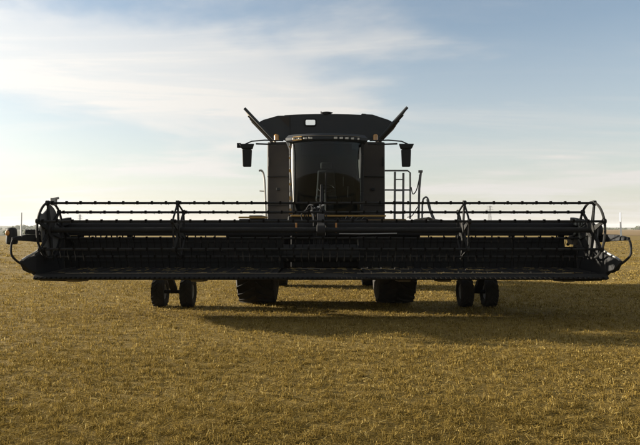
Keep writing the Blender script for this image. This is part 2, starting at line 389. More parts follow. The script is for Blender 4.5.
def pylon(label, x, y, h, w):
    t = thing('lattice_pylon', label, 'pylon', (x, y, 0), 'far power line pylons')
    top = w*0.22
    for sx in (-1, 1):
        for sy in (-1, 1):
            part('leg', MB().beam((x+sx*w/2, y+sy*w/2, 0), (x+sx*top/2, y+sy*top/2, h), 0.34, 0.34), 'galvanised', t)
    br = MB(); n = 9
    for i in range(n):
        a, b = i/n, (i+1)/n; wa, wb = w+(top-w)*a, w+(top-w)*b
        for s in (-1, 1):
            br.beam((x-wa/2, y+s*wa/2, a*h), (x+wb/2, y+s*wb/2, b*h), 0.16, 0.16); br.beam((x+wa/2, y+s*wa/2, a*h), (x-wb/2, y+s*wb/2, b*h), 0.16, 0.16)
            br.beam((x+s*wa/2, y-wa/2, a*h), (x+s*wb/2, y+wb/2, b*h), 0.16, 0.16); br.beam((x-wb/2, y+s*wb/2, b*h), (x+wb/2, y+s*wb/2, b*h), 0.16, 0.16)
    part('bracing', br, 'galvanised', t)
    for f, l in ((0.74, 3.6), (0.85, 4.2), (0.96, 3.0)):
        m = MB().beam((x-l, y, f*h), (x+l, y, f*h), 0.3, 0.3)
        for s in (-1, 1): m.beam((x+s*l, y, f*h), (x+s*0.4, y, f*h+1.2), 0.14, 0.14); m.beam((x+s*l, y, f*h), (x+s*l, y, f*h-1.3), 0.16, 0.16)
        part('crossarm', m, 'galvanised', t)
pylon('faint grey lattice pylon on the horizon right of the cab, seen between reel bars', 198, 700, 29, 5.0)
pylon('faint grey lattice pylon on the horizon left, above the header near the reel end', -400, 1000, 26, 4.5)

# ------------------------------------------------------------------ wheels
def wheel(name, parent, c, r, w, rim_r, lugs, lug_h, rim_mat='grey_paint', label=None):
    """tyre (part) with raised chevron lugs and a rim as its sub-part"""
    h = w/2
    prof = [(-h*0.80, rim_r), (-h*0.97, rim_r+0.25*(r-rim_r)), (-h, rim_r+0.6*(r-rim_r)), (-h*0.90, r-0.10*(r-rim_r)), (-h*0.74, r), (0, r+0.012), (h*0.74, r), (h*0.90, r-0.10*(r-rim_r)),
            (h, rim_r+0.6*(r-rim_r)), (h*0.97, rim_r+0.25*(r-rim_r)), (h*0.80, rim_r), (h*0.72, rim_r-0.01), (-h*0.72, rim_r-0.01)]
    r0 = r - lug_h; prof = [(t, q if q < r0 else r0 + (q - r0)*0.15) for t, q in prof]
    m = MB().lathe(prof, c, 48, 'X')
    for k in range(lugs):
        for s in (-1, 1):
            a0 = 2*math.pi*(k + (0.5 if s > 0 else 0))/lugs
            pts = []
            for (tx, da) in ((0.03, 0.0), (0.42, 0.55), (0.93, 1.05)):
                a = a0 + da*2*math.pi/lugs; rr = r if tx < 0.9 else r - 0.05*(r-rim_r)
                pts.append((tx*h*s, a, rr))
            dw = 0.17*2*math.pi/lugs
            for (p, q) in zip(pts[:-1], pts[1:]):
                vs = []
                for rad in (r0 - 0.02, None):
                    for (tx, a, rr), sg in ((p, -1), (p, 1), (q, 1), (q, -1)):
                        ra = rr if rad is None else min(rad, rr - lug_h*0.8); aa = a + sg*dw*(0.85 if rad is None else 1.1)
                        vs.append((c[0]+tx, c[1]+ra*math.cos(aa), c[2]+ra*math.sin(aa)))
                m.hexa(vs)
    ty = part(name, m, 'rubber', parent, label=label, at=c)
    s = h*0.72
    rm = MB().lathe([(-s, rim_r), (-s*0.9, rim_r-0.03), (-s*0.2, rim_r*0.9), (-s*0.15, rim_r*0.35), (-s*0.45, rim_r*0.30), (-s*0.45, 0.02), (s*0.45, 0.02), (s*0.45, rim_r*0.30), (s*0.15, rim_r*0.35), (s*0.2, rim_r*0.9), (s*0.9, rim_r-0.03), (s, rim_r)], c, 32, 'X')
    for sd in (-1, 1):
        for k in range(8):
            a = 2*math.pi*k/8; rr = rim_r*0.24
            rm.cyl((c[0]+sd*s*0.44, c[1]+rr*math.cos(a), c[2]+rr*math.sin(a)), (c[0]+sd*s*0.55, c[1]+rr*math.cos(a), c[2]+rr*math.sin(a)), 0.018, 6)
    part('rim', rm, rim_mat, ty, at=c)
    return ty

# ------------------------------------------------------------------ combine harvester
CX = 0.16
def build_harvester():
    H = thing('combine_harvester', 'dark combine harvester with open grain tank and glazed cab standing in stubble', 'harvester', (CX, 15.5, 0))
    X = lambda x: CX + x
    # hull
    hull = MB().prism([(16.36, 1.45), (17.2, 1.05), (20.2, 1.10), (22.2, 1.55), (22.6, 2.3), (22.4, 3.5), (21.2, 4.05), (16.36, 4.25)], X(-1.45), X(1.45), 'X')
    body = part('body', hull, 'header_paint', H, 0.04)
    for s in (-1, 1):
        # front shields either side of the cab
        x0, x1 = (X(-1.59), X(-0.98)) if s < 0 else (X(0.94), X(1.60))
        ya_, yb_ = (16.22, 16.12) if s < 0 else (16.12, 16.22)
        sp = MB().hexa([(x0, ya_, 1.9), (x1, yb_, 1.9), (x1, 16.34, 1.9), (x0, 16.34, 1.9), (x0, ya_+0.04, 4.27), (x1, yb_+0.04, 4.27), (x1, 16.34, 4.27), (x0, 16.34, 4.27)])
        shield = part('front_shield', sp, 'body_paint', H, 0.03)
        cxm = (x0+x1)/2
        part('latch', MB().box(cxm-0.05, cxm+0.05, 16.12, 16.17, 2.95, 3.02), 'black_plastic', shield, 0.008)
        for z in (2.55, 3.32):
            part('seam', MB().hexa([(x0+0.01, 16.19 if s < 0 else 16.09, z), (x1-0.01, 16.09 if s < 0 else 16.19, z), (x1-0.01, 16.3, z), (x0+0.01, 16.3, z), (x0+0.01, 16.19 if s < 0 else 16.09, z+0.012), (x1-0.01, 16.09 if s < 0 else 16.19, z+0.012), (x1-0.01, 16.3, z+0.012), (x0+0.01, 16.3, z+0.012)]), 'black_plastic', shield)
        part('hinge', MB().cyl((x0+0.05 if s < 0 else x1-0.05, 16.2, 3.6), (x0+0.05 if s < 0 else x1-0.05, 16.2, 3.85), 0.02, 8), 'black_plastic', shield)
        # big side panels along the body
        for k, (ya, yb) in enumerate(((16.40, 18.30), (18.34, 20.30), (20.34, 22.1))):
            a, b = sorted((X(s*1.455), X(s*1.60)))
            part('side_panel', MB().box(a, b, ya, yb, 1.75, 4.0 if k < 2 else 3.45), 'body_paint', H, 0.05)
    # wheel axles
    part('front_axle', MB().box(X(-1.3), X(1.3), 15.36, 15.64, 0.82, 1.14).box(X(-1.25), X(-0.95), 15.2, 15.8, 0.7, 1.9).box(X(0.95), X(1.25), 15.2, 15.8, 0.7, 1.9), 'header_paint', H, 0.03)
    part('chassis', MB().box(X(-1.2), X(-1.0), 15.3, 20.4, 1.25, 1.6).box(X(1.0), X(1.2), 15.3, 20.4, 1.25, 1.6), 'header_paint', H, 0.02)
    part('rear_axle', MB().box(X(-1.3), X(1.3), 20.1, 20.3, 0.6, 0.8).box(X(-0.3), X(0.3), 20.05, 20.35, 0.6, 1.2), 'header_paint', H, 0.02)
    for s in (-1, 1):
        wheel('front_wheel', H, (X(s*1.745), 15.5, 0.985), 0.985, 0.98, 0.46, 22, 0.055)
        wheel('rear_wheel', H, (X(s*1.55), 20.2, 0.70), 0.70, 0.62, 0.34, 20, 0.045)
    # feeder house
    fh = MB().hexa([(X(-0.85), 14.16, 1.0), (X(0.75), 14.16, 1.0), (X(0.75), 15.9, 1.45), (X(-0.85), 15.9, 1.45), (X(-0.85), 14.16, 1.80), (X(0.75), 14.16, 1.80), (X(0.75), 15.9, 2.30), (X(-0.85), 15.9, 2.30)])
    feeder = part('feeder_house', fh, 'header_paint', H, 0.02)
    for s in (-1, 1):
        part('lift_cylinder', MB().cyl((X(s*0.9), 14.4, 1.05), (X(s*0.9), 15.3, 0.95), 0.055, 12), 'black_plastic', feeder)
    # cab
    y0, y1 = 14.45, 16.05
    zb, zt = 2.22, 4.02
    base = MB().prism([(y0+0.05, zb-0.22), (y1, zb-0.30), (y1, zb), (y0-0.02, zb), (y0-0.06, zb-0.10)], X(-0.93), X(0.93), 'X')
    cab = part('cab', base, 'black_plastic', H, 0.02)
    # curved windscreen: plan bows forward, leans out towards the top
    def plan(t, z):   # t -1..1
        f = (z - zb)/(zt - zb)
        return (X(t*(0.86 + 0.02*f)), y0 + 0.34*abs(t)**2.6 - 0.10*math.sin(f*math.pi*0.55))
    g = MB(); nt_, nz = 20, 10
    for j in range(nz+1):
        z = zb + (zt-zb)*j/nz
        for i in range(nt_+1):
            x, y = plan(-1 + 2*i/nt_, z); g.v.append((x, y, z))
    for j in range(nz):
        for i in range(nt_): g.f.append((j*(nt_+1)+i, j*(nt_+1)+i+1, (j+1)*(nt_+1)+i+1, (j+1)*(nt_+1)+i))
    part('windscreen', g, 'cab_glass', cab)
    for s in (-1, 1):
        p = [(plan(s, zb + (zt-zb)*k/6)[0], plan(s, zb + (zt-zb)*k/6)[1], zb + (zt-zb)*k/6) for k in range(7)]
        pm = MB()
        for a, b in zip(p[:-1], p[1:]): pm.beam(a, b, 0.075, 0.10, up=(0, 1, 0))
        part('pillar', pm, 'rail_paint' if s < 0 else 'black_plastic', cab, 0.01)  # left front pillar paler: its sky reflection is put into the colour
        part('pillar', MB().box(*sorted((X(s*0.90), X(s*0.82))), y1-0.10, y1, zb, zt), 'black_plastic', cab, 0.01)
        part('side_window', MB().add([(X(s*0.89), y0+0.36, zb+0.02), (X(s*0.89), y1-0.08, zb+0.02), (X(s*0.89), y1-0.08, zt), (X(s*0.89), y0+0.36, zt)], [(0, 1, 2, 3)]), 'cab_glass', cab)
    # pale strips standing in for sky reflections where the corner glass turns
    part('corner_glint', MB().tube([(plan(-0.93, z)[0], plan(-0.93, z)[1]-0.02, z) for z in np.linspace(2.55, 3.98, 8)], 0.03, 8, radii=[0.014, 0.02, 0.03, 0.036, 0.04, 0.042, 0.04, 0.02]), 'steel', cab)
    part('corner_glint', MB().tube([(plan(0.93, z)[0], plan(0.93, z)[1]-0.02, z) for z in np.linspace(3.15, 3.90, 6)], 0.03, 8, radii=[0.012, 0.022, 0.03, 0.032, 0.03, 0.012]), 'grey_paint', cab)
    part('rear_wall', MB().box(X(-0.88), X(0.88), y1-0.05, y1-0.01, zb, zt), 'black_plastic', cab)
    part('floor', MB().box(X(-0.86), X(0.86), y0+0.15, y1-0.06, zb+0.002, zb+0.03), 'black_plastic', cab)
    # roof: bowed front edge with lamps under the brow
    prof = []
    for i in range(17):
        t = -1 + 2*i/16; prof.append((X(t*1.0), 14.26 + 0.34*abs(t)**2.4))
    poly = prof + [(X(1.0), y1+0.02), (X(-1.0), y1+0.02)]
    rf = MB(); n = len(poly); zs = [(4.02, 0.96), (4.06, 1.0), (4.12, 1.0), (4.20, 0.93), (4.22, 0.8)]
    for z, sc in zs:
        for (x, y) in poly: rf.v.append((X(0) + (x-X(0))*sc, 15.2 + (y-15.2)*sc, z))
    for k in range(len(zs)-1):
        for i in range(n): rf.f.append((k*n+i, k*n+(i+1) % n, (k+1)*n+(i+1) % n, (k+1)*n+i))
    rf.f.append(tuple(reversed(range(n)))); rf.f.append(tuple(range((len(zs)-1)*n, len(zs)*n)))
    roof = part('roof', rf, 'hood_paint', cab, 0)
    def brow(t): return (X(t*0.96), 14.28 + 0.34*abs(t)**2.4)
    for t in (-0.80, -0.66, -0.53, -0.40, 0.22, 0.36, 0.50, 0.64, 0.78):
        x, y = brow(t); first = t < -0.75
        lamp = part('work_light', MB().box(x-0.055, x+0.055, y-0.035, y+0.04, 4.045, 4.115), 'amber_lens' if first else 'black_plastic', roof, 0.012)
        # lens is a small bright face set into the housing
        part('lamp_lens', MB().box(x-0.042, x+0.042, y-0.040, y-0.034, 4.055, 4.105), 'lens', roof, 0.004)
    part('roof_strip', MB().tube([(brow(t)[0], brow(t)[1]-0.03, 4.135) for t in np.linspace(-0.75, 0.85, 14)], 0.010, 6), 'worn_steel', roof)
    for z, h in ((2.36, 0.05), (2.62, 0.09), (2.98, 0.05), (3.30, 0.07), (3.62, 0.05), (3.90, 0.04)):
        x, y = plan(-1, z); part('warning_sticker', MB().box(x-0.045, x+0.005, y-0.062, y-0.056, z, z+h), 'yellow_paint', cab)
    part('lamp_surround', MB().tube([(brow(t)[0], brow(t)[1]-0.045, 4.05 + 0.075*(i % 2)) for i, t in enumerate((-0.84, -0.84, -0.62, -0.62, -0.84))][:2] + [(brow(-0.62)[0], brow(-0.62)[1]-0.045, 4.125), (brow(-0.62)[0], brow(-0.62)[1]-0.045, 4.05)], 0.012, 6, closed=True), 'yellow_paint', roof)
    # inside the cab
    st = MB().box(X(-0.27), X(0.27), 15.15, 15.65, 2.62, 2.76).hexa([(X(-0.26), 15.55, 2.74), (X(0.26), 15.55, 2.74), (X(0.26), 15.68, 2.74), (X(-0.26), 15.68, 2.74), (X(-0.22), 15.70, 3.45), (X(0.22), 15.70, 3.45), (X(0.22), 15.80, 3.45), (X(-0.22), 15.80, 3.45)]).box(X(-0.15), X(0.15), 15.70, 15.80, 3.48, 3.66).box(X(-0.18), X(0.18), 15.2, 15.6, 2.25, 2.62)
    part('seat', st, 'seat_cloth', cab, 0.04)
    sw = MB().cyl((X(0), 14.95, 2.25), (X(0), 14.98, 2.88), 0.05, 10)
    sw.tube([(X(0)+0.2*math.cos(a), 14.98+0.2*math.sin(a)*0.85, 2.92+0.2*math.sin(a)*0.5) for a in np.linspace(0, 2*math.pi, 20, endpoint=False)], 0.016, 6, closed=True).beam((X(-0.19), 14.98, 2.92), (X(0.19), 14.98, 2.92), 0.03, 0.02)
    part('steering_column', sw, 'black_plastic', cab)
    part('monitor', MB().box(X(0.42), X(0.68), 15.0, 15.04, 2.98, 3.22).cyl((X(0.55), 15.05, 2.7), (X(0.55), 15.03, 3.0), 0.02, 8).box(X(0.36), X(0.62), 15.1, 15.6, 2.6, 2.72), 'black_plastic', cab, 0.01)
    part('sun_blind', MB().box(X(-0.62), X(0.62), 14.72, 14.74, 3.72, 4.0), 'black_plastic', cab)
    part('wiper', MB().cyl((X(-0.02), 14.40, 2.30), (X(-0.03), 14.33, 3.25), 0.014, 6).beam((X(-0.02), 14.36, 2.65), (X(0.0), 14.30, 3.35), 0.02, 0.03).box(X(-0.09), X(0.05), 14.38, 14.46, 2.24, 2.34), 'black_plastic', cab)
    # yellow sill under the cab and small marker lamp at its left end
    part('cab_sill', MB().box(X(-0.86), X(1.42), 14.36, 14.42, 2.205, 2.245), 'yellow_paint', cab, 0.006)
    part('marker_lamp', MB().ball((X(-0.86), 14.34, 2.30), 0.055, 0.04, 0.035), 'amber_lens', cab)
    # platforms left and right of the cab
    for s in (-1, 1):
        a, b = sorted((X(s*0.95), X(s*(1.95 if s > 0 else 2.15))))
        pf = part('platform', MB().box(a, b, 14.75, 16.05, 2.08, 2.16), 'header_paint', H, 0.01)
        if s < 0: part('edge_strip', MB().box(X(-2.16), X(-1.45), 14.70, 14.748, 2.17, 2.215), 'yellow_paint', pf, 0.005)
        else: part('edge_strip', MB().box(X(1.0), X(1.96), 14.70, 14.748, 2.10, 2.14), 'yellow_paint', pf, 0.005)
        if s < 0: part('toolbox', MB().box(X(-1.92), X(-1.58), 14.85, 15.5, 2.162, 2.25), 'black_plastic', pf, 0.02)
        part('fender', MB().add(*fender(X(s*1.745), s)), 'black_plastic', H)
    # left grab rail
    part('grab_rail', MB().tube(arc([(X(-1.68), 14.9, 3.36), (X(-1.60), 14.9, 3.35), (X(-1.545), 14.9, 3.18), (X(-1.52), 14.9, 2.75), (X(-1.50), 14.9, 2.16)], 6), 0.026, 8).tube([(X(-1.53), 14.9, 2.85), (X(-1.66), 14.95, 2.86)], 0.02, 6), 'grey_paint', H)
    # right guard rail with uprights, ladder and aerial
    rail = MB().tube([(X(1.45), 14.9, 3.36), (X(2.02), 14.9, 3.36), (X(2.08), 14.9, 3.31), (X(2.08), 14.9, 2.16)], 0.022, 8)
    rail.tube([(X(1.45), 14.9, 2.88), (X(2.08), 14.9, 2.88)], 0.018, 8)
    part('guard_rail', rail, 'rail_paint', H)
    lad = MB().beam((X(1.69), 14.88, 2.10), (X(1.70), 14.88, 3.33), 0.05, 0.06).beam((X(1.90), 14.88, 2.10), (X(1.91), 14.88, 3.30), 0.05, 0.06)
    ladder = part('ladder', lad, 'rail_paint', H, 0.006)
    for z in (2.3, 2.58, 2.86, 3.14): part('rung', MB().cyl((X(1.72), 14.88, z), (X(1.89), 14.88, z), 0.014, 8), 'rail_paint', ladder)
    part('light_mast', MB().tube([(X(2.27), 14.8, 2.02), (X(2.29), 14.8, 2.9), (X(2.33), 14.8, 3.31)], 0.028, 8).box(X(2.27), X(2.37), 14.76, 14.83, 3.30, 3.36).beam((X(1.9), 14.85, 2.05), (X(2.3), 14.8, 2.05), 0.06, 0.05), 'rail_paint', H)
    part('hose', MB().tube(arc([(X(2.10), 14.86, 2.95), (X(2.14), 14.86, 2.78), (X(2.22), 14.83, 2.86), (X(2.28), 14.8, 3.1), (X(2.30), 14.8, 3.25)], 6), 0.013, 6), 'black_plastic', H)
    part('hose', MB().tube(arc([(X(2.0), 14.86, 2.2), (X(2.12), 14.86, 2.24), (X(2.22), 14.84, 2.4), (X(2.28), 14.8, 2.5)], 6), 0.012, 6), 'black_plastic', H)
    part('step_rail', MB().tube(arc([(X(2.36), 14.8, 2.04), (X(2.37), 14.8, 2.55), (X(2.42), 14.8, 2.68), (X(2.50), 14.8, 2.66), (X(2.58), 14.8, 2.35), (X(2.70), 14.8, 2.08)], 6), 0.022, 8).tube(arc([(X(2.47), 14.75, 2.64), (X(2.54), 14.75, 2.35), (X(2.66), 14.75, 2.05)], 5), 0.018, 8).beam((X(1.9), 14.8, 2.05), (X(2.75), 14.8, 2.05), 0.06, 0.05), 'rail_paint', H)
    # mirrors
    for s in (-1, 1):
        arm = MB().tube([(X(s*1.0), 14.62, 3.99), (X(s*1.35), 14.58, 3.97), (X(s*1.72), 14.56, 3.98)], 0.02, 8).tube([(X(s*1.05), 14.60, 4.06), (X(s*1.5), 14.56, 4.07), (X(s*1.82), 14.55, 4.04), (X(s*2.0), 14.55, 3.96)], 0.016, 8).box(*sorted((X(s*1.22), X(s*1.36))), 14.54, 14.62, 3.95, 4.02)
        if s < 0: arm.box(X(-2.17), X(-2.08), 14.49, 14.58, 3.88, 3.99)
        ma = part('mirror_arm', arm, 'black_plastic', H)
        xm = X(s*1.93)
        hd = MB().hexa([(xm-0.10, 14.49, 3.42), (xm+0.10, 14.49, 3.42), (xm+0.10, 14.60, 3.42), (xm-0.10, 14.60, 3.42), (xm-0.115, 14.48, 3.84), (xm+0.115, 14.48, 3.84), (xm+0.115, 14.62, 3.84), (xm-0.115, 14.62, 3.84)])
        hd.hexa([(xm-0.13, 14.47, 3.85), (xm+0.13, 14.47, 3.85), (xm+0.13, 14.62, 3.85), (xm-0.13, 14.62, 3.85), (xm-0.19, 14.46, 3.97), (xm+0.19, 14.46, 3.97), (xm+0.17, 14.60, 3.99), (xm-0.17, 14.60, 3.99)])
        hd.box(xm-0.03, xm+0.03, 14.5, 14.58, 3.80, 3.90)
        mh = part('mirror', hd, 'black_plastic', ma, 0.02)
        part('mirror_glass', MB().box(xm-0.095, xm+0.095, 14.618, 14.626, 3.44, 3.82), 'lens', H)
    # grain tank
    tank = MB()
    zf = 4.27
    tank.add([(X(-1.42), 16.38, zf), (X(1.42), 16.38, zf), (X(1.42), 19.6, zf), (X(-1.42), 19.6, zf), (X(-1.2), 16.6, 3.6), (X(1.2), 16.6, 3.6), (X(1.2), 19.4, 3.6), (X(-1.2), 19.4, 3.6)],
             [(0, 1, 5, 4), (1, 2, 6, 5), (2, 3, 7, 6), (3, 0, 4, 7), (4, 5, 6, 7)])
    tk = part('grain_tank', tank, 'tank_lining', H)
    # front extension flap with a small clear window
    fy = 16.24; Zb, Zt = 4.30, 5.0
    def fp(x, z): return (X(x), fy - (z-4.3)*0.10, z)
    xa, xb, za, zb_ = -0.57, -0.27, 4.70, 4.88
    xl, xr = -1.12, 1.08
    top = lambda x: 4.985 + 0.035*(1-(x/1.1)**2) + (0.035 if x > 0.95 else 0)
    colx = [xl, -0.8, xa, xb, 0.0, 0.25, 0.6, 0.95, 0.97, xr]
    ff = MB(); th = 0.05
    for i in range(len(colx)-1):
        a, b = colx[i], colx[i+1]
        zz = [(4.30, None)]
        rows = [(4.30, za), (za, zb_), (zb_, None)]
        for j, (p, q) in enumerate(rows):
            if a == xa and j == 1: continue
            qa, qb = (q, q) if q else (top(a), top(b))
            f0 = [fp(a, p), fp(b, p), fp(b, qb), fp(a, qa)]; f1 = [(x, y+th, z) for x, y, z in f0]
            ff.add(f0 + f1, [(0, 1, 2, 3), (7, 6, 5, 4), (0, 4, 5, 1), (1, 5, 6, 2), (2, 6, 7, 3), (3, 7, 4, 0)])
    front = part('front_flap', ff, 'hood_paint', tk)
    rim = []
    for (qx, qz, a0) in ((xb-0.05, zb_-0.05, 0), (xa+0.05, zb_-0.05, 90), (xa+0.05, za+0.05, 180), (xb-0.05, za+0.05, 270)):
        for k in range(5):
            t = R(a0 + 22.5*k); z = qz + 0.05*math.sin(t); rim.append((X(qx + 0.05*math.cos(t)), fy - (z-4.3)*0.10 - 0.004, z))
    part('window_frame', MB().tube(rim, 0.024, 6, closed=True), 'black_plastic', front)
    part('window_pane', MB().box(X(xa), X(xb), fy-0.035, fy-0.03, za, zb_), 'clear_pane', front)
    part('top_camera', MB().box(X(-0.06), X(0.06), fy-0.10, fy, 5.0, 5.04).ball((X(0.02), fy-0.05, 5.05), 0.17, 0.06, 0.035).cyl((X(-0.13), fy-0.05, 5.0), (X(-0.13), fy-0.05, 5.09), 0.015, 6), 'black_plastic', front)
    part('seam_strip', MB().beam(fp(-0.97, 4.31), fp(-0.97, 4.97), 0.02, 0.012), 'black_plastic', front)
    # gussets that close the corners
    for s in (-1, 1):
        xi = xl if s < 0 else xr
        q = [fp(xi, 4.32), (X(s*1.43), fy+0.02, 4.33), (X(s*1.86), fy+0.03, 4.79), (X(s*1.70), fy+0.0, 4.87), fp(xi + s*0.18, 4.97 if s < 0 else 5.0), fp(xi, top(xi)-0.01)]
        gq = MB().add(q + [(x, y+0.03, z) for x, y, z in q], [(0, 1, 2, 3, 4, 5), (11, 10, 9, 8, 7, 6)] + [(i, 6+i, 6+(i+1) % 6, (i+1) % 6) for i in range(6)])
        part('corner_gusset', gq, 'hood_paint', tk)
        if s < 0: part('gusset_patch', MB().add([fp(-1.27, 4.93), fp(-0.99, 4.94), fp(-1.0, 4.66)], [(0, 1, 2)]).add([(x, y-0.006, z) for x, y, z in (fp(-1.27, 4.93), fp(-0.99, 4.94), fp(-1.0, 4.66))], [(0, 1, 2)]), 'body_paint', tk)
        # big side flap leaning out
        a0 = (X(s*1.42), 16.28, 4.32); tip = (X(s*2.22), 16.20, 5.16 if s < 0 else 5.19)
        yb = 19.5 if s > 0 else 18.2
        b0 = (X(s*1.42), yb, 4.32); btip = (X(s*2.22), yb-0.1, 5.12)
        nrm = Vector((s*0.72, 0, -0.69)) * 0.045
        fl = [Vector(a0), Vector(b0), Vector(btip), Vector(tip)]
        m = MB().hexa([fl[0], fl[1], fl[2], fl[3], fl[0]-nrm, fl[1]-nrm, fl[2]-nrm, fl[3]-nrm])
        flap = part('side_flap', m, 'tank_lining', tk, 0.006)
        part('flap_rim', MB().tube([fl[3]-nrm*0.5, fl[0]-nrm*0.5], 0.04, 8), 'hood_paint', flap)
        for k in range(3):
            yy = 16.7 + k*(yb-16.9)/3; d = (Vector(tip)-Vector(a0)); p0 = Vector((a0[0], yy, a0[2])) + nrm*0.5
            part('flap_rib', MB().beam(p0 + Vector((d.x*0.06, 0, d.z*0.06)), p0 + Vector((d.x*0.9, 0, d.z*0.9)), 0.05, 0.05, up=(0, 1, 0)), 'body_paint', flap)
        # amber lamp at the foot of the flap
        part('beacon', MB().ball((X(s*1.33), 16.08, 4.40), 0.07, 0.07, 0.06).cyl((X(s*1.33), 16.08, 4.27), (X(s*1.33), 16.08, 4.40), 0.066, 14), 'amber_lens', H)
    part('rear_flap', MB().hexa([(X(-1.4), 19.6, 4.27), (X(1.4), 19.6, 4.27), (X(1.4), 19.65, 4.27), (X(-1.4), 19.65, 4.27), (X(-1.5), 19.8, 4.62), (X(1.5), 19.8, 4.62), (X(1.5), 19.85, 4.62), (X(-1.5), 19.85, 4.62)]), 'tank_lining', tk)
    # engine deck, exhaust, unloading auger along the left side, chopper
    part('engine_deck', MB().prism([(19.9, 4.06), (21.2, 4.02), (22.2, 3.6), (22.1, 3.9), (21.1, 4.35), (19.95, 4.4)], X(-1.3), X(1.3), 'X'), 'hood_paint', H, 0.03)
    part('straw_chopper', MB().prism([(22.2, 1.4), (23.0, 1.1), (23.3, 1.5), (22.7, 2.2)], X(-1.2), X(1.2), 'X'), 'header_paint', H, 0.03)
    part('exhaust', MB().cyl((X(0.9), 20.6, 4.2), (X(0.9), 20.6, 4.55), 0.08, 12), 'worn_steel', H)
    return H
def fender(x, s):
    vs = []; fs = []; n = 9; w = 0.5
    for i in range(n+1):
        a = R(150 - 110*i/n); y = 15.5 + 1.12*math.cos(a); z = 0.985 + 1.08*math.sin(a)
        vs += [(x-w, y, z), (x+w, y, z), (x+w, y, z+0.02), (x-w, y, z+0.02)]
    for i in range(n):
        for k in range(4): fs.append((i*4+k, i*4+(k+1) % 4, (i+1)*4+(k+1) % 4, (i+1)*4+k))
    fs += [(0, 3, 2, 1), (n*4, n*4+1, n*4+2, n*4+3)]
    return vs, fs
build_harvester()

